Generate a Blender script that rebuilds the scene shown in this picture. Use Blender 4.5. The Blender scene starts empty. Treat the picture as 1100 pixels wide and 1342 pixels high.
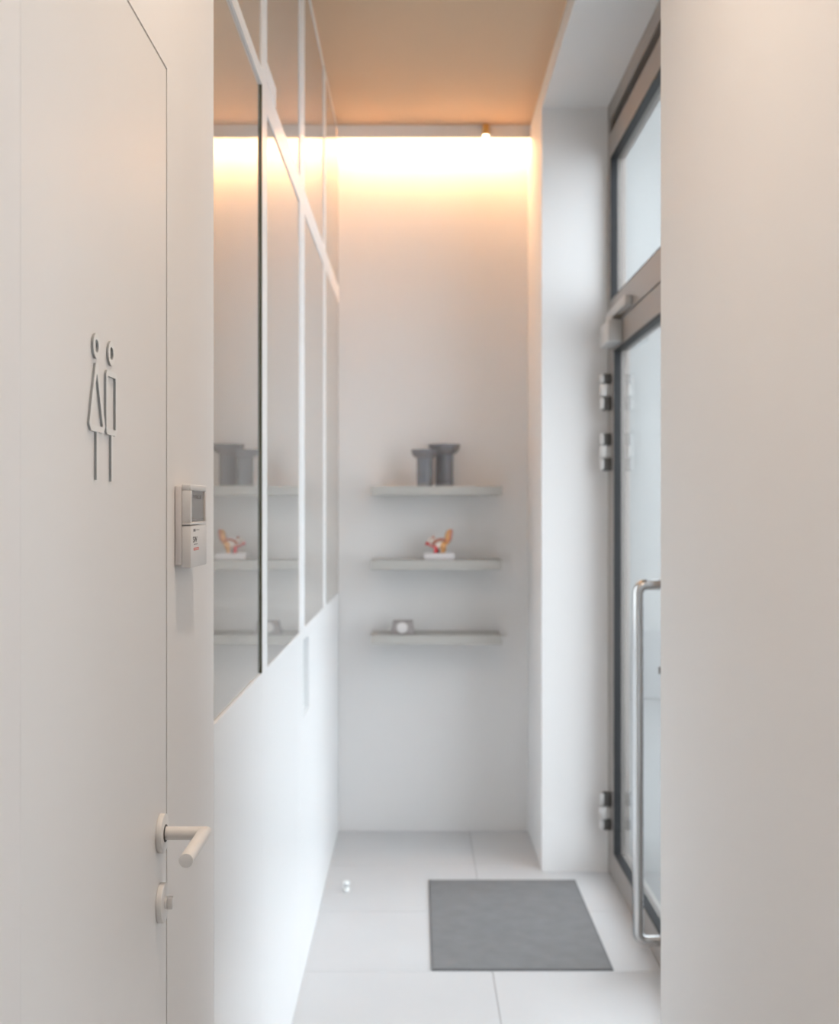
import bpy, bmesh, math, random
from mathutils import Vector, Matrix
random.seed(4)
scene = bpy.context.scene
COL = scene.collection
PI = math.pi

# ---------------------------------------------------------------- camera
F = 1550.0                      # focal length in pixels of the 1100 x 1342 frame
EYE = 1.46
cam_d = bpy.data.cameras.new('camera')
cam = bpy.data.objects.new('camera', cam_d); COL.objects.link(cam)
cam.location = (0, 0, EYE); cam.rotation_euler = (PI/2, 0, 0)
cam_d.sensor_fit = 'HORIZONTAL'; cam_d.sensor_width = 24.0
cam_d.lens = F * 24.0 / 1100.0
cam_d.shift_x = 4.0/1100; cam_d.shift_y = -4.0/1100
cam_d.clip_start = 0.02
cam_d.dof.use_dof = True; cam_d.dof.focus_distance = 1.55; cam_d.dof.aperture_fstop = 4.8
scene.camera = cam

# ---------------------------------------------------------------- sky (overcast day outside the glazed entrance)
world = bpy.data.worlds.new('overcast_sky'); scene.world = world
world.use_nodes = True
wn = world.node_tree
bg = wn.nodes['Background']
bg.inputs['Color'].default_value = (0.85, 0.925, 1.0, 1)
bg.inputs['Strength'].default_value = 3.9

# ---------------------------------------------------------------- exposure
vs = scene.view_settings
scene.display_settings.display_device = 'sRGB'
vs.view_transform = 'Standard'; vs.look = 'None'; vs.gamma = 1.0; vs.use_curve_mapping = False
vs.exposure = 0.30
DOWN_W = 9.5                   # each ceiling downlight
LED_E = 47.0                    # LED line in the valance
WARM = (1.0, 0.82, 0.66)

# ---------------------------------------------------------------- materials
def mat(name, color, rough=0.5, metal=0.0, noise=0.0, nscale=8.0, bump=0.0, bscale=200.0, emit=None, estr=0.0, coat=0.0, spec=0.5, trans=0.0):
    m = bpy.data.materials.new(name); m.use_nodes = True
    nt = m.node_tree; p = nt.nodes['Principled BSDF']
    p.inputs['Base Color'].default_value = (*color, 1)
    p.inputs['Roughness'].default_value = rough
    p.inputs['Metallic'].default_value = metal
    p.inputs['Specular IOR Level'].default_value = spec
    p.inputs['Coat Weight'].default_value = coat
    p.inputs['Transmission Weight'].default_value = trans
    tc = nt.nodes.new('ShaderNodeTexCoord')
    if noise > 0:
        n = nt.nodes.new('ShaderNodeTexNoise'); n.inputs['Scale'].default_value = nscale; n.inputs['Detail'].default_value = 6
        nt.links.new(tc.outputs['Object'], n.inputs['Vector'])
        mx = nt.nodes.new('ShaderNodeMix'); mx.data_type = 'RGBA'
        mx.inputs['A'].default_value = (*[c*(1-noise) for c in color], 1)
        mx.inputs['B'].default_value = (*[min(1, c*(1+noise)) for c in color], 1)
        nt.links.new(n.outputs['Fac'], mx.inputs['Factor'])
        nt.links.new(mx.outputs['Result'], p.inputs['Base Color'])
    if bump > 0:
        b = nt.nodes.new('ShaderNodeTexNoise'); b.inputs['Scale'].default_value = bscale; b.inputs['Detail'].default_value = 3
        nt.links.new(tc.outputs['Object'], b.inputs['Vector'])
        bp = nt.nodes.new('ShaderNodeBump'); bp.inputs['Strength'].default_value = bump; bp.inputs['Distance'].default_value = 0.002
        nt.links.new(b.outputs['Fac'], bp.inputs['Height'])
        nt.links.new(bp.outputs['Normal'], p.inputs['Normal'])
    if emit:
        p.inputs['Emission Color'].default_value = (*emit, 1); p.inputs['Emission Strength'].default_value = estr
    return m

M = {}
M['wall'] = mat('white_wall_paint', (0.80, 0.785, 0.775), 0.6, noise=0.012, nscale=3, bump=0.03, bscale=260)
M['door'] = mat('white_door_lacquer', (0.80, 0.785, 0.77), 0.42, noise=0.01, nscale=5)
M['ceiling'] = mat('beige_ceiling_paint', (0.68, 0.48, 0.32), 0.7, noise=0.015, nscale=2)
M['cab'] = mat('white_satin_lacquer', (0.86, 0.86, 0.86), 0.28, noise=0.008, nscale=4)
M['cab_edge'] = mat('dark_olive_glass_edge', (0.07, 0.075, 0.045), 0.3)
M['grip'] = mat('grip_recess_shade_grey', (0.72, 0.73, 0.735), 0.5, noise=0.01)  # shade inside the grip recess, put into the colour as a duller grey
M['inside'] = mat('cabinet_board', (0.5, 0.5, 0.49), 0.6, noise=0.02)
M['gap'] = mat('dark_joint', (0.10, 0.10, 0.10), 0.8)
M['tile'] = mat('pale_grey_porcelain', (0.585, 0.585, 0.59), 0.34, noise=0.05, nscale=3.5, bump=0.02, bscale=90)
M['grout'] = mat('grey_grout', (0.40, 0.40, 0.395), 0.9, noise=0.05, nscale=60)
M['carpet'] = mat('grey_mat_pile', (0.20, 0.20, 0.205), 0.95, noise=0.16, nscale=14, bump=0.8, bscale=700)
M['mat_edge'] = mat('grey_rubber_edge', (0.15, 0.15, 0.155), 0.8, noise=0.05, nscale=30)
M['frame'] = mat('bronze_grey_aluminium', (0.36, 0.325, 0.30), 0.38, metal=0.55, noise=0.02, nscale=20)
M['gasket'] = mat('black_rubber_gasket', (0.012, 0.013, 0.015), 0.5)
M['steel'] = mat('brushed_stainless_steel', (0.60, 0.60, 0.60), 0.22, metal=1.0, noise=0.03, nscale=40)
M['silver'] = mat('silver_grey_powder_coat', (0.56, 0.55, 0.54), 0.4, metal=0.3, noise=0.02)
M['hinge_dark'] = mat('dark_hinge_steel', (0.10, 0.095, 0.09), 0.4, metal=0.6, noise=0.03)
M['hinge_light'] = mat('pale_hinge_barrel', (0.62, 0.60, 0.585), 0.35, metal=0.4, noise=0.02)
M['sign'] = mat('pale_grey_sign_acrylic', (0.82, 0.82, 0.81), 0.4, noise=0.01)
M['sign_edge_shade'] = mat('sign_edge_shade_grey', (0.34, 0.35, 0.35), 0.5, noise=0.01)  # shade on the sides of the raised strokes, painted as darker grey
M['plastic'] = mat('off_white_plastic', (0.72, 0.69, 0.69), 0.45, noise=0.01)
M['plastic_cover'] = mat('white_plastic_cover', (0.76, 0.75, 0.745), 0.4, noise=0.01)
M['lcd'] = mat('grey_display_glass', (0.26, 0.25, 0.245), 0.18, noise=0.06, nscale=40)
M['ink'] = mat('dark_print', (0.05, 0.05, 0.055), 0.6)
M['ink_grey'] = mat('grey_print', (0.22, 0.22, 0.23), 0.6)
M['ink_red'] = mat('red_print', (0.68, 0.12, 0.08), 0.5)
M['ink_white'] = mat('white_print', (0.85, 0.83, 0.82), 0.5)
M['shelf'] = mat('warm_grey_shelf_laminate', (0.47, 0.455, 0.425), 0.5, noise=0.02, nscale=12)
M['white_block'] = mat('white_marble_base', (0.80, 0.76, 0.76), 0.35, noise=0.04, nscale=30)
M['fig_white'] = mat('cream_glaze', (0.78, 0.68, 0.60), 0.2, noise=0.05, nscale=40, coat=0.5)
M['fig_orange'] = mat('orange_glaze', (0.74, 0.38, 0.14), 0.25, noise=0.12, nscale=60, coat=0.5)
M['fig_rust'] = mat('rust_red_glaze', (0.48, 0.15, 0.09), 0.3, noise=0.12, nscale=60, coat=0.4)
M['fig_red'] = mat('red_glaze', (0.66, 0.02, 0.03), 0.2, coat=0.6)
M['fig_black'] = mat('black_glaze', (0.03, 0.03, 0.035), 0.2, coat=0.6)
M['stone'] = mat('taupe_stone', (0.31, 0.28, 0.27), 0.6, noise=0.1, nscale=50)
M['shell'] = mat('white_porcelain', (0.66, 0.635, 0.63), 0.3, noise=0.02)
M['brass'] = mat('satin_brass', (0.72, 0.50, 0.20), 0.35, metal=0.7)
M['rubber'] = mat('pale_rubber', (0.82, 0.84, 0.83), 0.35)
M['pavement'] = mat('pavement_concrete', (0.13, 0.13, 0.128), 0.8, noise=0.08, nscale=2, bump=0.2, bscale=120)
M['facade'] = mat('grey_render', (0.225, 0.225, 0.22), 0.9, noise=0.05, nscale=1.5, bump=0.3, bscale=60)
M['plinth'] = mat('dark_grey_stone', (0.19, 0.19, 0.19), 0.8, noise=0.08, nscale=6)
M['led'] = mat('led_diffuser', (0.9, 0.85, 0.75), 0.5, emit=(1.0, 0.60, 0.31), estr=LED_E)
M['lens'] = mat('lamp_lens', (0.9, 0.88, 0.85), 0.4, emit=(1.0, 0.76, 0.50), estr=12)

def mirror_mat():
    m = bpy.data.materials.new('tinted_mirror_glass'); m.use_nodes = True
    nt = m.node_tree; nt.nodes.remove(nt.nodes['Principled BSDF'])
    out = nt.nodes['Material Output']
    g = nt.nodes.new('ShaderNodeBsdfGlossy'); g.inputs['Color'].default_value = (0.84, 0.81, 0.775, 1); g.inputs['Roughness'].default_value = 0.012
    d = nt.nodes.new('ShaderNodeBsdfDiffuse'); d.inputs['Color'].default_value = (0.62, 0.62, 0.61, 1)
    mx = nt.nodes.new('ShaderNodeMixShader'); mx.inputs[0].default_value = 0.22
    nt.links.new(g.outputs[0], mx.inputs[1]); nt.links.new(d.outputs[0], mx.inputs[2]); nt.links.new(mx.outputs[0], out.inputs['Surface'])
    return m
M['mirror'] = mirror_mat()

def pane_mat(name, tint):
    m = bpy.data.materials.new(name); m.use_nodes = True
    nt = m.node_tree; nt.nodes.remove(nt.nodes['Principled BSDF'])
    out = nt.nodes['Material Output']
    t = nt.nodes.new('ShaderNodeBsdfTransparent'); t.inputs['Color'].default_value = (*tint, 1)
    g = nt.nodes.new('ShaderNodeBsdfGlossy'); g.inputs['Color'].default_value = (0.95, 0.97, 0.97, 1); g.inputs['Roughness'].default_value = 0.01
    fr = nt.nodes.new('ShaderNodeFresnel'); fr.inputs['IOR'].default_value = 1.5
    mx = nt.nodes.new('ShaderNodeMixShader')
    # reflection at the outer faces only: a flat pane has no total internal reflection
    ge = nt.nodes.new('ShaderNodeNewGeometry'); iv = nt.nodes.new('ShaderNodeMath'); iv.operation = 'SUBTRACT'; iv.inputs[0].default_value = 1.0
    ml = nt.nodes.new('ShaderNodeMath'); ml.operation = 'MULTIPLY'
    nt.links.new(ge.outputs['Backfacing'], iv.inputs[1]); nt.links.new(iv.outputs[0], ml.inputs[0]); nt.links.new(fr.outputs[0], ml.inputs[1])
    nt.links.new(ml.outputs[0], mx.inputs[0]); nt.links.new(t.outputs[0], mx.inputs[1]); nt.links.new(g.outputs[0], mx.inputs[2])
    nt.links.new(mx.outputs[0], out.inputs['Surface'])
    return m
M['glass'] = pane_mat('clear_door_glass', (0.94, 0.95, 0.95))
def smoke_mat():
    m = bpy.data.materials.new('smoky_grey_glass'); m.use_nodes = True
    nt = m.node_tree; p = nt.nodes['Principled BSDF']; out = nt.nodes['Material Output']
    p.inputs['Base Color'].default_value = (0.38, 0.385, 0.40, 1); p.inputs['Roughness'].default_value = 0.12
    p.inputs['Coat Weight'].default_value = 0.5
    t = nt.nodes.new('ShaderNodeBsdfTransparent'); t.inputs['Color'].default_value = (0.74, 0.74, 0.77, 1)
    mx = nt.nodes.new('ShaderNodeMixShader'); mx.inputs[0].default_value = 0.36
    nt.links.new(p.outputs[0], mx.inputs[2]); nt.links.new(t.outputs[0], mx.inputs[1]); nt.links.new(mx.outputs[0], out.inputs['Surface'])
    return m
M['smoke'] = smoke_mat()

# ---------------------------------------------------------------- mesh helpers (world coordinates in, origin at the owner's base)
def bbox_bm(bm, x0, x1, y0, y1, z0, z1, bev=0.0, seg=2):
    r = bmesh.ops.create_cube(bm, size=1.0)
    vs_ = r['verts']
    for v in vs_:
        v.co = Vector(((x0+x1)/2 + v.co.x*(x1-x0), (y0+y1)/2 + v.co.y*(y1-y0), (z0+z1)/2 + v.co.z*(z1-z0)))
    if bev > 0:
        es = list({e for v in vs_ for e in v.link_edges})
        bmesh.ops.bevel(bm, geom=es, offset=bev, segments=seg, profile=0.5, affect='EDGES')
    return bm
def box(x0, x1, y0, y1, z0, z1, bev=0.0, seg=2):
    return bbox_bm(bmesh.new(), x0, x1, y0, y1, z0, z1, bev, seg)
def cyl(p, axis, r, h, n=32, r2=None, bev=0.0):
    """cylinder from point p along axis ('x','y','z') for length h (may be negative)"""
    bm = bmesh.new()
    bmesh.ops.create_cone(bm, cap_ends=True, segments=n, radius1=r, radius2=r if r2 is None else r2, depth=abs(h))
    if bev > 0:
        es = [e for e in bm.edges if len(e.link_faces) == 2 and any(len(f.verts) > 4 for f in e.link_faces)]
        bmesh.ops.bevel(bm, geom=es, offset=bev, segments=2, profile=0.5, affect='EDGES')
    d = {'x': Vector((1, 0, 0)), 'y': Vector((0, 1, 0)), 'z': Vector((0, 0, 1))}[axis]
    q = Vector((0, 0, 1)).rotation_difference(d * (1 if h > 0 else -1))
    bm.transform(Matrix.Translation(Vector(p) + d*h/2) @ q.to_matrix().to_4x4())
    return bm
def lathe(c, prof, n=40):
    bm = bmesh.new(); rings = []
    for r, z in prof:
        if r < 1e-6: rings.append([bm.verts.new((c[0], c[1], c[2]+z))])
        else: rings.append([bm.verts.new((c[0]+r*math.cos(2*PI*k/n), c[1]+r*math.sin(2*PI*k/n), c[2]+z)) for k in range(n)])
    for a, b in zip(rings, rings[1:]):
        for k in range(n):
            k2 = (k+1) % n
            if len(a) == 1 and len(b) == 1: continue
            if len(a) == 1: bm.faces.new((a[0], b[k2], b[k]))
            elif len(b) == 1: bm.faces.new((a[k], a[k2], b[0]))
            else: bm.faces.new((a[k], a[k2], b[k2], b[k]))
    bmesh.ops.recalc_face_normals(bm, faces=bm.faces)
    return bm
def tube(pts, r, n=16, radii=None):
    bm = bmesh.new(); pts = [Vector(p) for p in pts]; rings = []
    t0 = (pts[1]-pts[0]).normalized()
    up = Vector((0, 0, 1)) if abs(t0.z) < 0.9 else Vector((1, 0, 0))
    nrm = (up - t0*up.dot(t0)).normalized()
    for i, p in enumerate(pts):
        if i == 0: t = pts[1]-pts[0]
        elif i == len(pts)-1: t = pts[-1]-pts[-2]
        else: t = (pts[i+1]-p).normalized() + (p-pts[i-1]).normalized()
        t.normalize(); nrm = (nrm - t*nrm.dot(t)).normalized(); bn = t.cross(nrm)
        rr = radii[i] if radii else r
        if 0 < i < len(pts)-1:
            c_ = (pts[i+1]-p).normalized().dot((p-pts[i-1]).normalized())
            k_ = 1.0
        rings.append([bm.verts.new(p + rr*(math.cos(2*PI*k/n)*nrm + math.sin(2*PI*k/n)*bn)) for k in range(n)])
    for a, b in zip(rings, rings[1:]):
        for k in range(n): bm.faces.new((a[k], a[(k+1) % n], b[(k+1) % n], b[k]))
    bm.faces.new(rings[0][::-1]); bm.faces.new(rings[-1])
    bmesh.ops.recalc_face_normals(bm, faces=bm.faces)
    return bm
def ellipsoid(c, rx, ry, rz, rot=None, u=20, v=14):
    bm = bmesh.new(); bmesh.ops.create_uvsphere(bm, u_segments=u, v_segments=v, radius=1.0)
    mt = Matrix.Diagonal((rx, ry, rz, 1))
    if rot: mt = Matrix.Rotation(rot[1], 4, rot[0]) @ mt
    bm.transform(Matrix.Translation(Vector(c)) @ mt)
    return bm
def merge(*bms):
    out = bmesh.new()
    for b in bms:
        me = bpy.data.meshes.new('tmp'); b.to_mesh(me); b.free(); out.from_mesh(me); bpy.data.meshes.remove(me)
    return out
WLOC = {}
def empty(name, loc):
    o = bpy.data.objects.new(name, None); COL.objects.link(o); o.location = loc; o.empty_display_size = 0.05
    WLOC[o] = Vector(loc); return o
def obj(name, bm, m, parent=None, smooth=True, angle=35, label=None):
    co = [v.co.copy() for v in bm.verts]
    lo = Vector([min(c[i] for c in co) for i in range(3)]); hi = Vector([max(c[i] for c in co) for i in range(3)])
    org = Vector(((lo.x+hi.x)/2, (lo.y+hi.y)/2, lo.z))
    bm.transform(Matrix.Translation(-org))
    me = bpy.data.meshes.new(name); bm.to_mesh(me); bm.free()
    me.materials.append(M[m] if isinstance(m, str) else m)
    if smooth:
        for p in me.polygons: p.use_smooth = True
        try: me.set_sharp_from_angle(angle=math.radians(angle))
        except Exception: pass
    o = bpy.data.objects.new(name, me); COL.objects.link(o)
    WLOC[o] = org
    if parent is not None:
        o.parent = parent; o.location = org - WLOC[parent]
    else: o.location = org
    if label: o['label'] = label
    return o
def tag(o, label, cat, group=None):
    o['label'] = label; o['category'] = cat
    if group: o['group'] = group
    return o
def struct(o, label=None):
    o['kind'] = 'structure'
    if label: o['label'] = label
    return o

# ---------------------------------------------------------------- dimensions of the place
XL, XR = -0.353, 0.505          # corridor side planes
YB = 5.3626                     # end wall
ZC = 3.162                      # ceiling
YN0, YN1 = 2.446, 4.764         # entrance niche, near and far reveal
XD = 0.771                      # inner face of the glazed front
ZS = 3.077                      # soffit of the niche
XLOB, YLOB = 1.9, -2.6          # lobby behind the camera

# floor: grout bed with single tiles
TOPZ = 0.0
fl = struct(obj('floor', merge(box(-0.85, 0.85, 1.0, YB+0.12, -0.12, -0.0025), box(-0.85, XLOB+0.1, YLOB-0.1, 1.0, -0.12, -0.0025)), 'grout', smooth=False), 'pale grey large format tiled floor')
xs = [-0.96, -0.36, 0.24, 0.84, 1.44, 2.04]
rows = [4.846 - 0.556*k for k in range(15)]
ys = [YB] + rows
proto = {}
for i in range(len(ys)-1):
    y1, y0 = ys[i], ys[i+1]
    for j in range(len(xs)-1):
        x0, x1 = max(xs[j], -0.372), min(xs[j+1], XLOB)
        if x1 - x0 < 0.05: continue
        if y0 > 1.0 and x0 > 0.8: continue
        if y0 < YLOB - 0.6: continue
        key = (round(x1-x0, 3), round(y1-y0, 3))
        g = 0.0014
        if key not in proto:
            proto[key] = obj('tile', box(x0+g, x1-g, y0+g, y1-g, -0.010, TOPZ, 0.0008, 1), 'tile', fl, smooth=False)
        else:
            t = proto[key].copy(); COL.objects.link(t); t.parent = fl
            t.location = Vector(((x0+x1)/2, (y0+y1)/2, -0.010)) - WLOC[fl]

struct(obj('ceiling', merge(box(-0.9, 0.95, 1.0, YB+0.12, ZC, ZC+0.12), box(-0.9, XLOB+0.1, YLOB-0.1, 1.0, ZC, ZC+0.12)), 'ceiling', smooth=False), 'beige painted ceiling')
struct(obj('wall_back', box(-0.9, 0.845, YB, YB+0.12, -0.02, ZC), 'wall', smooth=False), 'white end wall with three shelves')
# left wall with the opening of the flush restroom door
DY0, DY1, DZ = 1.054, 1.668, 2.080
W = bmesh.new()
bbox_bm(W, XL-0.12, XL, YLOB, DY0-0.0008, -0.02, ZC)
bbox_bm(W, XL-0.12, XL, DY1+0.006, 2.057, -0.02, ZC)
bbox_bm(W, XL-0.12, XL, DY0-0.0008, DY1+0.006, DZ+0.0035, ZC)
bbox_bm(W, XL-0.12, XL-0.05, DY0-0.0008, DY1+0.006, -0.02, DZ+0.0035)
bbox_bm(W, -0.90, -0.84, 1.9, YB, -0.02, ZC)
wl = struct(obj('wall_left', W, 'wall', smooth=False), 'white wall holding the flush restroom door')
# right wall: near pier, far pier and beam over the entrance niche
struct(obj('wall_right', box(XR, 0.95, 0.9, YN0, -0.02, ZC, 0.002, 1), 'wall', smooth=False), 'plain white wall in the foreground beside the entrance niche')
struct(obj('wall_right', merge(box(XR, 0.845, YN1, YB, -0.02, ZC), box(XR, 0.845, YN0, YN1, ZS, ZC)), 'wall', smooth=False), 'white reveal and beam of the entrance niche')
# lobby shell behind the camera
struct(obj('wall_front', box(0.95, XLOB+0.1, 0.9, 1.0, -0.02, ZC), 'wall', smooth=False), 'white lobby wall beside the corridor')
struct(obj('wall_rear', box(XL-0.12, XLOB+0.1, YLOB-0.1, YLOB, -0.02, ZC), 'wall', smooth=False), 'white rear lobby wall')
W = bmesh.new()
WY0, WY1, WZ0, WZ1 = -0.9, 0.6, 0.8, 2.4
bbox_bm(W, XLOB, XLOB+0.1, YLOB, WY0, -0.02, ZC)
bbox_bm(W, XLOB, XLOB+0.1, WY1, 0.9, -0.02, ZC)
bbox_bm(W, XLOB, XLOB+0.1, WY0, WY1, -0.02, WZ0)
bbox_bm(W, XLOB, XLOB+0.1, WY0, WY1, WZ1, ZC)
struct(obj('wall_side', W, 'wall', smooth=False), 'white lobby wall with the window')
win = struct(empty('window_1', (XLOB+0.05, (WY0+WY1)/2, WZ0)), 'lobby window in a grey metal frame')
for a in ((WY0, WY0+0.06, WZ0, WZ1), (WY1-0.06, WY1, WZ0, WZ1), (WY0+0.06, WY1-0.06, WZ0, WZ0+0.06), (WY0+0.06, WY1-0.06, WZ1-0.06, WZ1)):
    obj('window_frame', box(XLOB+0.02, XLOB+0.08, *a), 'frame', win, smooth=False)
obj('pane', box(XLOB+0.045, XLOB+0.053, WY0+0.06, WY1-0.06, WZ0+0.06, WZ1-0.06), 'glass', win, smooth=False)
# street outside
struct(obj('pavement', box(0.86, 16, 1.02, 18, -0.16, -0.06), 'pavement', smooth=False), 'grey pavement outside the glazed entrance')

# neighbouring house across the forecourt, seen through the glass
nb = empty('neighbouring_building', (6.2, 10.0, -0.06)); tag(nb, 'grey rendered building seen dimly through the glass entrance', 'building')
obj('facade', box(1.3, 11.0, 9.5, 10.5, -0.06, 9.0), 'facade', nb, smooth=False)
obj('plinth', box(1.28, 11.02, 9.46, 9.5, -0.06, 0.5, 0.005, 1), 'plinth', nb, smooth=False)
obj('parapet', box(1.2, 11.1, 9.4, 10.6, 9.0, 9.15, 0.01, 1), 'plinth', nb, smooth=False)

# ---------------------------------------------------------------- restroom door (flush leaf with lever and thumb turn)
d1 = struct(empty('door_1', (XL, (DY0+DY1)/2, 0.0)), 'flush white restroom door with beige lever')
obj('leaf', box(XL-0.042, XL, DY0, DY1, 0.006, DZ, 0.0008, 1), 'door', d1, smooth=False)
HY, HZ = 1.625, 1.0145
rs = obj('rose', cyl((XL, HY, HZ), 'x', 0.0268, 0.0078, 48, bev=0.0012), 'door', d1)
obj('rose_cap', cyl((XL+0.0078, HY, HZ), 'x', 0.0118, 0.0012, 32), 'gap', rs)
lx = -0.292
lev = bmesh.new()
# mitred round bar: neck out of the door, grip towards the camera
R_ = 0.0092; n = 32
ringA = []; ringB = []; ringC = []
for k in range(n):
    a = 2*PI*k/n; cu, cv = R_*math.cos(a), R_*math.sin(a)
    ringA.append(lev.verts.new((XL+0.008, HY+cu, HZ+cv)))
    ringB.append(lev.verts.new((lx + cu, HY+cu, HZ+cv)))
    ringC.append(lev.verts.new((lx + cu, HY-0.1275, HZ+cv)))
for p, q in ((ringA, ringB), (ringB, ringC)):
    for k in range(n): lev.faces.new((p[k], p[(k+1) % n], q[(k+1) % n], q[k]))
lev.faces.new(ringA[::-1]); fc = lev.faces.new(ringC)
bmesh.ops.recalc_face_normals(lev, faces=lev.faces)
bmesh.ops.bevel(lev, geom=list(fc.edges), offset=0.0007, segments=2, profile=0.5, affect='EDGES')
obj('lever', lev, 'door', d1, angle=30)
LZ = 0.919
rs = obj('lock_rose', cyl((XL, HY, LZ), 'x', 0.0268, 0.0078, 48, bev=0.0012), 'door', d1)
obj('thumb_turn', merge(cyl((XL+0.0078, HY, LZ), 'x', 0.0085, 0.003, 24), box(XL+0.0108, XL+0.0185, HY-0.005, HY+0.005, LZ-0.008, LZ+0.008, 0.0015)), 'door', rs)

# ---------------------------------------------------------------- pictograms on the restroom door
ST, TH = 0.0068, 0.0028         # stroke, relief
def ring_outline(poly_out, poly_in, name, parent):
    """flat relief ring between two closed (y, z) loops of equal length, standing TH proud of the door"""
    bm = bmesh.new(); nn = len(poly_out)
    L = []
    for (loop, x) in ((poly_out, XL+0.0002), (poly_out, XL+TH), (poly_in, XL+TH), (poly_in, XL+0.0002)):
        L.append([bm.verts.new((x, y, z)) for y, z in loop])
    for a, b in ((0, 1), (1, 2), (2, 3), (3, 0)):
        for k in range(nn): bm.faces.new((L[a][k], L[a][(k+1) % nn], L[b][(k+1) % nn], L[b][k]))
    bmesh.ops.recalc_face_normals(bm, faces=bm.faces)
    o = obj(name, bm, 'sign', parent, angle=30)
    o.data.materials.append(M['sign_edge_shade'])
    for p in o.data.polygons:
        if abs(p.normal.x) < 0.5: p.material_index = 1
    return o
def circle(cy, cz, r, n=40): return [(cy+r*math.cos(2*PI*k/n), cz+r*math.sin(2*PI*k/n)) for k in range(n)]
def rounded(pts, r, seg=6):
    out = []; n_ = len(pts)
    for i in range(n_):
        p = Vector(pts[i]); a = (Vector(pts[i-1])-p).normalized(); b = (Vector(pts[(i+1) % n_])-p).normalized()
        half = math.acos(max(-1, min(1, a.dot(b))))/2
        d = r/math.tan(half); c = p + (a+b).normalized()*(r/math.sin(half))
        s, e = p+a*d, p+b*d
        a0 = math.atan2(s.y-c.y, s.x-c.x); a1 = math.atan2(e.y-c.y, e.x-c.x)
        dl = (a1-a0+PI) % (2*PI) - PI
        for k in range(seg+1):
            t = a0+dl*k/seg; out.append((c.x+r*math.cos(t), c.y+r*math.sin(t)))
    return out
def inset(pts, d):
    out = []; n_ = len(pts)
    for i in range(n_):
        p = Vector(pts[i]); a = (p-Vector(pts[i-1])).normalized(); b = (Vector(pts[(i+1) % n_])-p).normalized()
        na = Vector((-a.y, a.x)); nb = Vector((-b.y, b.x)); m_ = (na+nb)
        out.append(tuple(p + m_*(d/(1+na.dot(nb)))))
    return out
def leg_bar(cy, z0, z1, parent):
    o = obj('leg', box(XL+0.0002, XL+TH, cy-ST/2-0.0005, cy+ST/2+0.0005, z0, z1), 'sign', parent, smooth=False)
    o.data.materials.append(M['sign_edge_shade'])
    for p in o.data.polygons:
        if abs(p.normal.x) < 0.5: p.material_index = 1
w = empty('woman_pictogram', (XL, 1.2955, 1.492)); tag(w, 'pale grey raised woman pictogram in a flared dress on the restroom door', 'sign', 'restroom pictograms')
ring_outline(circle(1.2955, 1.6385, 0.0140), circle(1.2955, 1.6385, 0.0140-ST), 'head', w)
tri = [(1.2655, 1.5520), (1.2735, 1.5445), (1.3240, 1.5445), (1.3310, 1.5520), (1.3010, 1.6200), (1.2915, 1.6200)]
def inset_tri():
    # inner loop of the dress with as many points as the outer one
    inn = [(1.2745, 1.5530), (1.2765, 1.5513), (1.3190, 1.5513), (1.3205, 1.5530), (1.2970, 1.6080), (1.2958, 1.6080)]
    return [(a[0]+(b[0]-a[0])*q/7*0.5, a[1]+(b[1]-a[1])*q/7*0.5) for a, b in zip(inn, inn[1:]+inn[:1]) for q in range(7)]
ring_outline(rounded(tri, 0.0036), inset_tri(), 'dress', w)
leg_bar(1.2985, 1.492, 1.5443, w)
w = empty('man_pictogram', (XL, 1.359, 1.4916)); tag(w, 'pale grey raised man pictogram with a rectangular body on the restroom door', 'sign', 'restroom pictograms')
ring_outline(circle(1.3585, 1.6385, 0.0142), circle(1.3585, 1.6385, 0.0142-ST), 'head', w)
rect = [(1.3350, 1.5445), (1.3835, 1.5445), (1.3835, 1.6180), (1.3350, 1.6180)]
ring_outline(rounded(rect, 0.0075), rounded(inset(rect, ST), 0.0006), 'torso', w)
leg_bar(1.3610, 1.4916, 1.5443, w)

# ---------------------------------------------------------------- alarm keypad on the wall
KY0, KY1, KZ0, KZ1 = 1.724, 1.855, 1.3736, 1.4970
k = empty('alarm_keypad', (XL, (KY0+KY1)/2, KZ0)); tag(k, 'off-white wall alarm keypad with a grey display and printed flap', 'keypad')
obj('housing', box(XL+0.0003, XL+0.0105, KY0, KY1, KZ0+0.004, KZ1-0.003, 0.002), 'plastic', k)
bm = bmesh.new()
x_in, x_out = XL+0.0105, XL+0.0235
bbox_bm(bm, x_in, x_out, KY0+0.001, KY1-0.001, KZ1-0.0095, KZ1-0.001, 0.0012)       # top bar
bbox_bm(bm, x_in, x_out, KY0+0.001, KY0+0.012, KZ1-0.0565, KZ1-0.0095, 0.0012)       # side bars of the display opening
bbox_bm(bm, x_in, x_out, KY1-0.006, KY1-0.001, KZ1-0.0565, KZ1-0.0095, 0.0012)
bbox_bm(bm, x_in, x_out, KY0+0.001, KY1-0.001, KZ1-0.0605, KZ1-0.0565, 0.0012)
obj('bezel', bm, 'plastic_cover', k)
lc = obj('display', box(x_in, XL+0.0205, KY0+0.012, KY1-0.006, KZ1-0.0565, KZ1-0.0095), 'lcd', k, smooth=False)
for q in range(5):
    y = KY0+0.026+q*0.017
    obj('indicator', box(XL+0.0205, XL+0.0210, y, y+0.004, KZ1-0.0215, KZ1-0.0165), 'ink_grey', lc, smooth=False)
obj('display_line', box(XL+0.0205, XL+0.0209, KY0+0.020, KY1-0.012, KZ1-0.0535, KZ1-0.0525), 'ink_grey', lc, smooth=False)
fp = obj('flap', box(x_in, XL+0.0240, KY0+0.0015, KY1-0.0005, KZ0, KZ1-0.0615, 0.0018), 'plastic_cover', k)
xf = XL+0.0240
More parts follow.
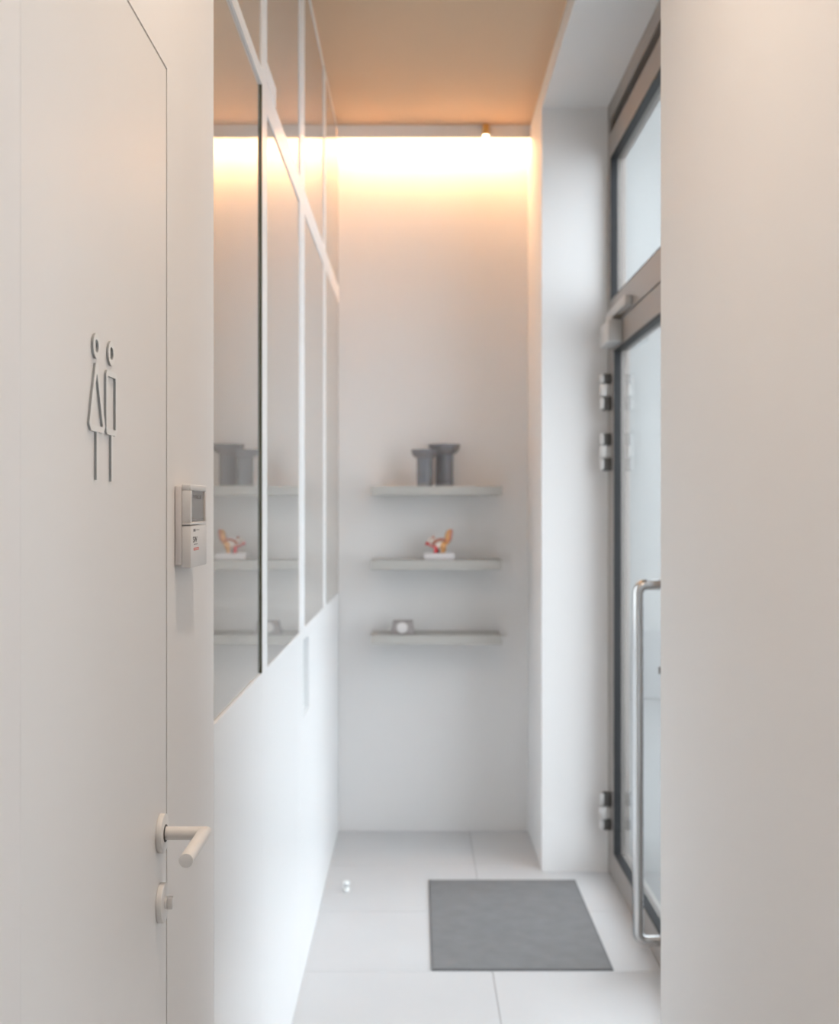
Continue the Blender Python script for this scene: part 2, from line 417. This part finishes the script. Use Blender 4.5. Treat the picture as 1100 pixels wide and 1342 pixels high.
obj('print_square', box(xf, xf+0.0002, 1.744, 1.760, 1.4265, 1.4305), 'ink_grey', fp, smooth=False)
obj('print_line', box(xf, xf+0.0002, 1.764, 1.790, 1.4282, 1.4292), 'ink_grey', fp, smooth=False)
obj('print_label', box(xf, xf+0.0002, 1.746, 1.786, 1.3985, 1.4025), 'ink_red', fp, smooth=False)
for q in range(4): obj('print_mark', box(xf+0.0002, xf+0.0003, 1.751+q*0.008, 1.756+q*0.008, 1.4, 1.4012), 'ink_white', fp, smooth=False)
def text_mesh(name, body, size, origin, m, parent):
    c = bpy.data.curves.new(name, 'FONT'); c.body = body; c.size = size; c.extrude = 0.0001; c.space_character = 1.0
    o = bpy.data.objects.new('tmp_text', c); COL.objects.link(o)
    bpy.context.view_layer.update()
    me = bpy.data.meshes.new_from_object(o.evaluated_get(bpy.context.evaluated_depsgraph_get()))
    bpy.data.objects.remove(o); bpy.data.curves.remove(c)
    bm = bmesh.new(); bm.from_mesh(me); bpy.data.meshes.remove(me)
    # text x -> world +y, text y -> world z, facing +x
    bm.transform(Matrix(((0, 0, 1, origin[0]), (1, 0, 0, origin[1]), (0, 1, 0, origin[2]), (0, 0, 0, 1))))
    return obj(name, bm, m, parent, smooth=False)
lg = text_mesh('print_lettering', 'SW', 0.0125, (xf+0.0002, 1.747, 1.4105), 'ink', fp)
lg.scale.y = 1.75
obj('print_line', box(xf, xf+0.0002, 1.748, 1.776, 1.4072, 1.4082), 'ink_grey', fp, smooth=False)

# ---------------------------------------------------------------- mirrored tall cabinets along the left side
ZM0, ZM1 = 1.085, 2.430         # main mirror
cuts = [2.060, 2.705, 3.585, 4.515, YB-0.001]
labels = ['white tall cabinet with mirror doors nearest the keypad, dark edge strip beside its mirror',
          'white tall cabinet with mirror doors and a white corner plate above its middle rail',
          'white tall cabinet with mirror doors and a grip recess under the mirror',
          'white tall cabinet with mirror doors touching the shelf wall']
stile = [0.0, 0.090, 0.15, 0.10]
for i in range(4):
    y0, y1 = cuts[i], cuts[i+1]
    c = empty('mirror_cabinet', (XL-0.2, (y0+y1)/2, 0.0)); tag(c, labels[i], 'cabinet', 'mirrored tall cabinets')
    g = 0.0012
    obj('carcass', box(-0.82, XL-0.030, y0+g, y1-g, 0.0, ZC-0.002), 'inside', c, smooth=False)
    zr0, zr1 = (2.430, 2.463) if i == 0 else (2.393, 2.465)
    s = stile[i]
    # lower door
    if i == 2:
        ry0, ry1, rz0, rz1 = 3.688, 3.880, 0.807, 1.051
        D = bmesh.new()
        bbox_bm(D, XL-0.020, XL, y0+g, ry0, 0.0015, ZM0-g)
        bbox_bm(D, XL-0.020, XL, ry1, y1-g, 0.0015, ZM0-g)
        bbox_bm(D, XL-0.020, XL, ry0, ry1, 0.0015, rz0)
        bbox_bm(D, XL-0.020, XL, ry0, ry1, rz1, ZM0-g)
        ld = obj('lower_door', D, 'cab', c, smooth=False)
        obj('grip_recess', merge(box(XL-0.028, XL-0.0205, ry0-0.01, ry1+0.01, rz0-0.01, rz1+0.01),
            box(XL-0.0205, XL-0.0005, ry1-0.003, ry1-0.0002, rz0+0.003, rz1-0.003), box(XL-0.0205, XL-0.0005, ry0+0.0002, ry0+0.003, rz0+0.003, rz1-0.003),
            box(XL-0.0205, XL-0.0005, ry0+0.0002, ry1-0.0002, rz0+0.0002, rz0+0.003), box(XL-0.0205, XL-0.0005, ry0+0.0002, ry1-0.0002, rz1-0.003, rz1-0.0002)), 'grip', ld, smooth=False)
    else:
        obj('lower_door', box(XL-0.020, XL, y0+g, y1-g, 0.0015, ZM0-g, 0.0006, 1), 'cab', c, smooth=False)
    rec = 0.005 if i == 0 else (0.0008 if i == 3 else 0.003)
    ye = y1 - (0.004 if i == 0 else 0.0)
    md = obj('mirror_door', box(XL-0.022, XL-rec, y0+s, ye, ZM0, zr0), 'mirror', c, smooth=False)
    if i == 0:
        obj('edge_strip', box(XL-0.022, XL-0.0004, ye, y1-0.0002, ZM0, zr0), 'cab_edge', md, smooth=False)
    ud = obj('upper_mirror_door', box(XL-0.022, XL-(0.0008 if i == 3 else 0.003), y0+s, y1, zr1, ZC-0.012), 'mirror', c, smooth=False)
    obj('top_rail', box(XL-0.022, XL, y0+s, y1, ZC-0.012, ZC-0.001), 'cab', c, smooth=False)
    obj('middle_rail', box(XL-0.022, XL, y0+s, y1, zr0, zr1), 'cab', c, smooth=False)
    if s: obj('stile', box(XL-0.022, XL, y0+g*0.4, y0+s, ZM0, ZC-0.001), 'cab', c, smooth=False)
    if i == 1:
        bm = bmesh.new()
        bbox_bm(bm, XL-0.003, XL+0.002, y0+s-0.01, 2.958, zr1, 2.511)
        obj('corner_plate', bm, 'cab', ud, smooth=False)

# ---------------------------------------------------------------- LED valance at the end wall
v = struct(empty('trim_1', ((XL+XR)/2, YB, ZC-0.06)), 'white lighting valance with a warm LED line over the end wall')
obj('valance_board', box(XL+0.0003, XR-0.0003, YB-0.122, YB-0.110, ZC-0.056, ZC-0.001, 0.001, 1), 'wall', v, smooth=False)
obj('led_line', box(XL+0.01, XR-0.01, YB-0.080, YB-0.050, ZC-0.036, ZC-0.030), 'led', v, smooth=False)
sp = empty('valance_spotlight', (0.307, YB-0.135, ZC-0.058)); tag(sp, 'tiny brass spotlight fixed to the lit valance above the shelves', 'lamp')
obj('lamp_body', cyl((0.307, YB-0.1385, ZC-0.052), 'z', 0.0155, 0.047, 32, bev=0.001), 'brass', sp)
obj('lamp_lens', lathe((0.307, YB-0.1385, ZC-0.052), [(0.0, -0.008), (0.006, -0.007), (0.011, -0.004), (0.0135, 0.0)], 28), 'lens', sp)

# ---------------------------------------------------------------- ceiling downlights (near part of corridor and lobby)
def downlight(x, y, label, power):
    t = empty('downlight', (x, y, ZC-0.03)); tag(t, label, 'lamp', 'recessed ceiling downlights')
    obj('trim_ring', lathe((x, y, ZC-0.010), [(0.062, 0.010), (0.062, 0.0), (0.050, 0.0), (0.050, 0.010)], 40), 'cab', t)
    ld = bpy.data.lights.new('downlight_lamp', 'AREA'); ld.shape = 'DISK'; ld.size = 0.09; ld.energy = power; ld.color = WARM; ld.spread = math.radians(150)
    lo = bpy.data.objects.new('downlight_lamp', ld); COL.objects.link(lo); lo.parent = t; lo.location = (0, 0, 0.024)
downlight(0.08, 1.5, 'round recessed downlight in the ceiling before the restroom door', DOWN_W)
downlight(0.9, -0.8, 'round recessed downlight in the lobby ceiling', DOWN_W*0.25)

# ---------------------------------------------------------------- glazed entrance: frame, door leaf, transom
XO = XD + 0.065                 # outer face
fr = struct(empty('trim_2', (XD, (YN0+YN1)/2, 0.0)), 'bronze grey aluminium frame of the glazed entrance')
ZT0, ZT1 = 2.286, 2.860         # transom glass
ZL = 2.178                      # top of the leaf
ystile = YN1 - 0.050            # end of the jamb
yfree = 3.655                   # free edge of the leaf
def fbox(name, y0, y1, z0, z1, x0=XD, x1=XO, m='frame', parent=fr, bev=0.0015):
    return obj(name, box(x0, x1, y0, y1, z0, z1, bev, 1), m, parent, smooth=False)
fbox('jamb', ystile, YN1-0.0005, 0.001, ZS-0.0005)
fbox('jamb', YN0+0.0005, YN0+0.06, 0.001, ZS-0.0005)
fbox('mullion', yfree-0.075, yfree-0.005, 0.001, ZL)
fbox('transom_bar', YN0+0.06, ystile, ZL+0.003, ZT0)
fbox('head_rail', YN0+0.06, ystile, ZT1, 2.955)
fbox('head_track', YN0+0.06, ystile, 3.008, ZS-0.0005)
fbox('head_slot', YN0+0.06, ystile, 2.955, 3.008, XD+0.034, XO-0.01, 'gasket', bev=0.0)
fbox('threshold', YN0+0.06, ystile, 0.0005, 0.012, XD+0.004, XO)
# panes with black gaskets
def glazed(y0, y1, z0, z1, parent, gw=0.007):
    xg0, xg1 = XD+0.001, XD+0.030
    obj('gasket', merge(box(xg0+0.0015, xg1, y0, y0+gw, z0, z1), box(xg0+0.0015, xg1, y1-gw, y1, z0, z1),
        box(xg0+0.0015, xg1, y0+gw, y1-gw, z0, z0+gw), box(xg0+0.0015, xg1, y0+gw, y1-gw, z1-gw, z1)), 'gasket', parent, smooth=False)
    obj('pane', box(XD+0.024, XD+0.030, y0+gw, y1-gw, z0+gw, z1-gw), 'glass', parent, smooth=False)
tw = struct(empty('window_2', (XD, (YN0+YN1)/2, ZT0)), 'transom window above the glass door')
glazed(YN0+0.06, ystile, ZT0, ZT1, tw)
sw = struct(empty('window_3', (XD, (YN0+yfree)/2, 0.0)), 'fixed side light beside the glass door')
fbox('bottom_rail', YN0+0.06, yfree-0.076, 0.013, 0.10, parent=sw)
glazed(YN0+0.06, yfree-0.076, 0.10, ZL, sw)
d2 = struct(empty('door_2', (XD, (ystile+yfree)/2, 0.012)), 'glass entrance door in a bronze grey frame')
yl0, yl1 = yfree, ystile-0.004
sgl0, sgl1 = yl0+0.075, yl1-0.075
fbox('stile', sgl1, yl1, 0.016, ZL-0.002, parent=d2)
fbox('stile', yl0, sgl0, 0.016, ZL-0.002, parent=d2)
fbox('bottom_rail', sgl0, sgl1, 0.016, 0.105, parent=d2)
fbox('top_rail', sgl0, sgl1, 2.082, ZL-0.002, parent=d2)
glazed(sgl0, sgl1, 0.105, 2.082, d2)
# pull handle
hx, hy, hr = 0.700, 3.735, 0.0175
zb, zt = 0.097, 1.222
pts = [(XD-0.0005, hy, zb)]
for q in range(7):
    a = q/6*PI/2; pts.append((hx+0.028-0.028*math.sin(a), hy, zb+0.028-0.028*math.cos(a)))
for q in range(7):
    a = q/6*PI/2; pts.append((hx+0.028-0.028*math.cos(a), hy, zt-0.028+0.028*math.sin(a)))
pts.append((XD-0.0005, hy, zt))
obj('pull_handle', tube(pts, hr, 24), 'steel', d2, angle=60, label='long brushed steel pull bar')
obj('lock_cylinder', merge(cyl((XD, hy-0.03, 0.955), 'x', 0.016, -0.006, 28, bev=0.001), box(XD-0.014, XD-0.006, hy-0.033, hy-0.027, 0.944, 0.966, 0.001)), 'steel', d2)
# hinges
def hinge(z, order):
    hgx, hgy = XD-0.027, YN1-0.075
    h = None
    for (z0, z1, kind) in order:
        zz0, zz1 = z+z0, z+z1
        if kind == 'light':
            b = obj('hinge_barrel', merge(cyl((hgx, hgy, zz0), 'z', 0.0185, zz1-zz0, 24, bev=0.002), box(hgx, XD-0.0005, hgy-0.010, hgy+0.016, zz0+0.003, zz1-0.003)), 'hinge_light', d2)
        else:
            b = obj('hinge_knuckle', merge(cyl((hgx+0.006, hgy, zz0), 'z', 0.0125, zz1-zz0, 24, bev=0.0015), box(hgx+0.004, XD-0.0005, hgy-0.016, hgy+0.010, zz0+0.001, zz1-0.001, 0.001)), 'hinge_dark', d2)
            obj('hinge_cap', cyl((hgx-0.006, hgy, zz0+0.004), 'z', 0.0105, zz1-zz0-0.008, 20, bev=0.001), 'hinge_light', b)
S = YN1/F
def zpx(y): return EYE-(y-667)*4.69/F
for (ya, yb, yc, yd) in ((490, 503, 520, 538), (568, 584, 600, 617), (1038, 1056, 1073, 1087)):
    hinge(0, [(zpx(yb)+0.001, zpx(ya), 'dark'), (zpx(yc)+0.001, zpx(yb)-0.001, 'light'), (zpx(yd), zpx(yc)-0.001, 'dark')])
# overhead closer: body on the leaf, slide rail on the transom bar
cl = empty('door_closer', (XD-0.026, 4.53, 2.086)); tag(cl, 'silver grey door closer at the top hinge corner of the glass door', 'door closer')
obj('closer_body', box(XD-0.052, XD-0.0005, 4.43, 4.64, 2.088, 2.172, 0.003), 'silver', cl)
obj('slide_rail', box(XD-0.027, XD-0.0005, 4.225, 4.66, 2.190, 2.226, 0.002), 'silver', cl)
obj('closer_arm', box(XD-0.034, XD-0.030, 4.47, 4.60, 2.176, 2.186, 0.001), 'silver', cl)

# ---------------------------------------------------------------- floating shelves on the end wall
SX0, SX1, SY0 = -0.199, 0.3735, YB-0.217
SZ = [1.5600, 1.2366, 0.9100]
for z, l in zip(SZ, ('warm grey floating shelf carrying two smoky vases', 'warm grey floating shelf carrying the painted animal figurine', 'warm grey floating shelf carrying the small taupe holder, lowest of the three')):
    tag(obj('wall_shelf', box(SX0, SX1, SY0, YB-0.0005, z-0.040, z, 0.0015, 1), 'shelf', smooth=False), l, 'shelf', 'floating shelves')

# vases
def vase(x, y, z, rs_, rb, h, hb, label):
    t = empty('glass_vase', (x, y, z)); tag(t, label, 'vase', 'smoky glass vases')
    tk = 0.005
    z1 = h-hb
    obj('stem', lathe((x, y, z), [(0, 0.0), (rs_-0.002, 0.0), (rs_, 0.002), (rs_, z1), (rs_-tk, z1), (rs_-tk, 0.016), (0, 0.014)], 40), 'smoke', t)
    pr = []
    for q in range(9):
        a = q/8*PI/2; pr.append((rs_*0.88+(rb-rs_*0.88)*math.sin(a)**0.9, z1+0.0006+hb*(1-math.cos(a))))
    prof = [(0.0, z1+0.0006)] + pr + [(r-tk*0.8, zz+0.0) for r, zz in [(pr[-1][0], pr[-1][1])]] + [(max(r-tk, 0.001), zz+tk*0.8) for r, zz in pr[-2::-1]] + [(0.0, z1+0.0006+tk*0.8)]
    obj('bowl', lathe((x, y, z), prof, 40), 'smoke', t)
vase(0.0352, 5.199, SZ[0], 0.0345, 0.0580, 0.160, 0.038, 'shorter smoky grey glass vase with flared bowl rim on the top shelf')
vase(0.1250, 5.286, SZ[0], 0.0405, 0.0720, 0.188, 0.044, 'taller smoky grey glass vase with flared bowl rim on the top shelf')

# painted animal figurine on a white base
P = 5.235/F
def fx(px): return (px-546)*P
FZ = SZ[1]
def fz(py): return FZ+(734.0-py)*P
fy = 5.235
bs = obj('display_base', box(fx(556), fx(595.6), fy-0.045, fy+0.045, FZ, FZ+0.0285, 0.002), 'white_block')
tag(bs, 'white stone block under the painted figurine on the middle shelf', 'base')
TB = FZ+0.0285
fg = empty('animal_figurine', (fx(576), fy, TB)); tag(fg, 'red, orange and cream painted animal figurine with a raised tail', 'figurine')
bd = merge(ellipsoid((fx(575.5), fy, fz(714.5)), 0.030, 0.021, 0.0215), ellipsoid((fx(565.5), fy, fz(709.5)), 0.0185, 0.0155, 0.0145), ellipsoid((fx(570), fy, fz(711)), 0.019, 0.015, 0.015))
bo = obj('body', bd, 'fig_white', fg)
rm = bo.modifiers.new('fuse', 'REMESH'); rm.mode = 'VOXEL'; rm.voxel_size = 0.0022; rm.use_smooth_shade = True
sm = bo.modifiers.new('smooth', 'SMOOTH'); sm.iterations = 6
obj('haunch', ellipsoid((fx(580.8), fy-0.010, fz(716.2)), 0.016, 0.0145, 0.0185), 'fig_orange', fg)
for px, sgn, m_ in ((580.3, -1, 'fig_orange'), (583.0, 1, 'fig_orange')):
    obj('leg', tube([(fx(px), fy+sgn*0.012, fz(717)), (fx(px-0.4), fy+sgn*0.013, fz(721)), (fx(px-0.8), fy+sgn*0.013, TB+0.0002)], 0.006, 12, [0.009, 0.0065, 0.0075]), m_, fg)
for px, sgn, m_ in ((571.2, -1, 'fig_red'), (574.2, 1, 'fig_black')):
    obj('leg', tube([(fx(px+0.6), fy+sgn*0.011, fz(716)), (fx(px), fy+sgn*0.013, fz(720.5)), (fx(px-0.3), fy+sgn*0.014, TB+0.0002)], 0.006, 12, [0.006, 0.0085, 0.0095]), m_, fg)
obj('nose', ellipsoid((fx(559.9), fy-0.004, fz(713.2)), 0.0080, 0.0075, 0.0070), 'fig_red', fg)
obj('jaw_band', tube([(fx(561.5), fy-0.010, fz(714.6)), (fx(565.5), fy-0.015, fz(716.5)), (fx(569), fy-0.016, fz(717.5)), (fx(570.5), fy-0.017, fz(719.5))], 0.0035, 10), 'fig_red', fg)
obj('saddle_band', tube([(fx(568), fy-0.016, fz(714.5)), (fx(570), fy-0.0205, fz(711)), (fx(574), fy-0.018, fz(708.3)), (fx(579), fy-0.014, fz(707.3)), (fx(584), fy-0.010, fz(708.6)), (fx(587.5), fy-0.005, fz(711.5))], 0.0058, 12), 'fig_rust', fg)
for sgn in (-1, 1):
    obj('ear', ellipsoid((fx(568), fy+sgn*0.008, fz(704.8)), 0.0062, 0.004, 0.0055), 'fig_rust', fg)
obj('eye', ellipsoid((fx(564.2), fy-0.0145, fz(708.2)), 0.0020, 0.0018, 0.0020, u=12, v=8), 'fig_black', fg)
tl = obj('tail', tube([(fx(584.5), fy, fz(714)), (fx(586.6), fy, fz(709)), (fx(587.3), fy, fz(703)), (fx(588.6), fy, fz(697.4)), (fx(589.8), fy, fz(694.8))], 0.009, 16, [0.010, 0.0135, 0.0140, 0.0105, 0.004]), 'fig_orange', fg)
obj('tail_stripe', tube([(fx(586.5), fy-0.003, fz(713)), (fx(589.3), fy-0.004, fz(708)), (fx(590.6), fy-0.004, fz(702)), (fx(591.6), fy-0.003, fz(696.5)), (fx(591.4), fy, fz(694.4))], 0.005, 12, [0.005, 0.0085, 0.0090, 0.0080, 0.004]), 'fig_rust', tl)

# small taupe holder with a white round dish on the lowest shelf
P3 = 5.19/F
def gx(px): return (px-546)*P3
hy3 = 5.205; hz3 = SZ[2]
hd = empty('trapezoid_holder', (gx(527.5), hy3, hz3)); tag(hd, 'small taupe stone holder with slanted sides and a round white dish', 'holder')
bm = bmesh.new()
xb0, xb1, xt0, xt1, hh, dd = gx(510.5), gx(544.5), gx(515), gx(541), 0.060, 0.036
vv = [bm.verts.new(c_) for c_ in ((xb0, hy3-dd, hz3), (xb1, hy3-dd, hz3), (xb1, hy3+dd, hz3), (xb0, hy3+dd, hz3), (xt0, hy3-dd*0.72, hz3+hh), (xt1, hy3-dd*0.72, hz3+hh), (xt1, hy3+dd*0.72, hz3+hh), (xt0, hy3+dd*0.72, hz3+hh))]
for f_ in ((3, 2, 1, 0), (4, 5, 6, 7), (0, 1, 5, 4), (1, 2, 6, 5), (2, 3, 7, 6), (3, 0, 4, 7)): bm.faces.new([vv[q] for q in f_])
bmesh.ops.bevel(bm, geom=list(bm.edges), offset=0.003, segments=2, profile=0.5, affect='EDGES')
obj('stone_body', bm, 'stone', hd)
dsh = cyl((gx(527.3), hy3-dd*0.84-0.001, hz3+0.030), 'y', 0.0255, -0.007, 36, r2=0.023, bev=0.0015)
dsh.transform(Matrix.Translation((gx(527.3), hy3-dd*0.84, hz3+0.030)) @ Matrix.Rotation(-0.15, 4, 'X') @ Matrix.Translation((-gx(527.3), -(hy3-dd*0.84), -(hz3+0.030))))
obj('dish', dsh, 'shell', hd)

# ---------------------------------------------------------------- floor things
mt = empty('door_mat', (0.335, 4.19, 0.0)); tag(mt, 'rectangular dark grey door mat on the pale tiles', 'mat')
MX0, MX1, MY0, MY1 = 0.047, 0.623, 3.737, 4.642
obj('pile', box(MX0+0.006, MX1-0.006, MY0+0.006, MY1-0.006, 0.0005, 0.0065, 0.001, 1), 'carpet', mt, smooth=False)
obj('edging', merge(box(MX0, MX1, MY0, MY0+0.006, 0.0004, 0.005), box(MX0, MX1, MY1-0.006, MY1, 0.0004, 0.005), box(MX0, MX0+0.006, MY0+0.006, MY1-0.006, 0.0004, 0.005), box(MX1-0.006, MX1, MY0+0.006, MY1-0.006, 0.0004, 0.005)), 'mat_edge', mt, smooth=False)
dx, dy = -0.268, 4.52
ds = empty('door_stop', (dx, dy, 0.0)); tag(ds, 'small white and steel door stop standing on the floor', 'door stop')
obj('stop_base', lathe((dx, dy, 0.0), [(0, 0.0003), (0.0135, 0.0003), (0.0140, 0.002), (0.0130, 0.017), (0.0115, 0.018), (0, 0.018)], 28), 'rubber', ds)
obj('stop_neck', cyl((dx, dy, 0.018), 'z', 0.0095, 0.009, 24), 'steel', ds)
obj('stop_cap', lathe((dx, dy, 0.027), [(0, 0.0), (0.0130, 0.0), (0.0135, 0.002), (0.0125, 0.010), (0.009, 0.012), (0, 0.0125)], 28), 'rubber', ds)
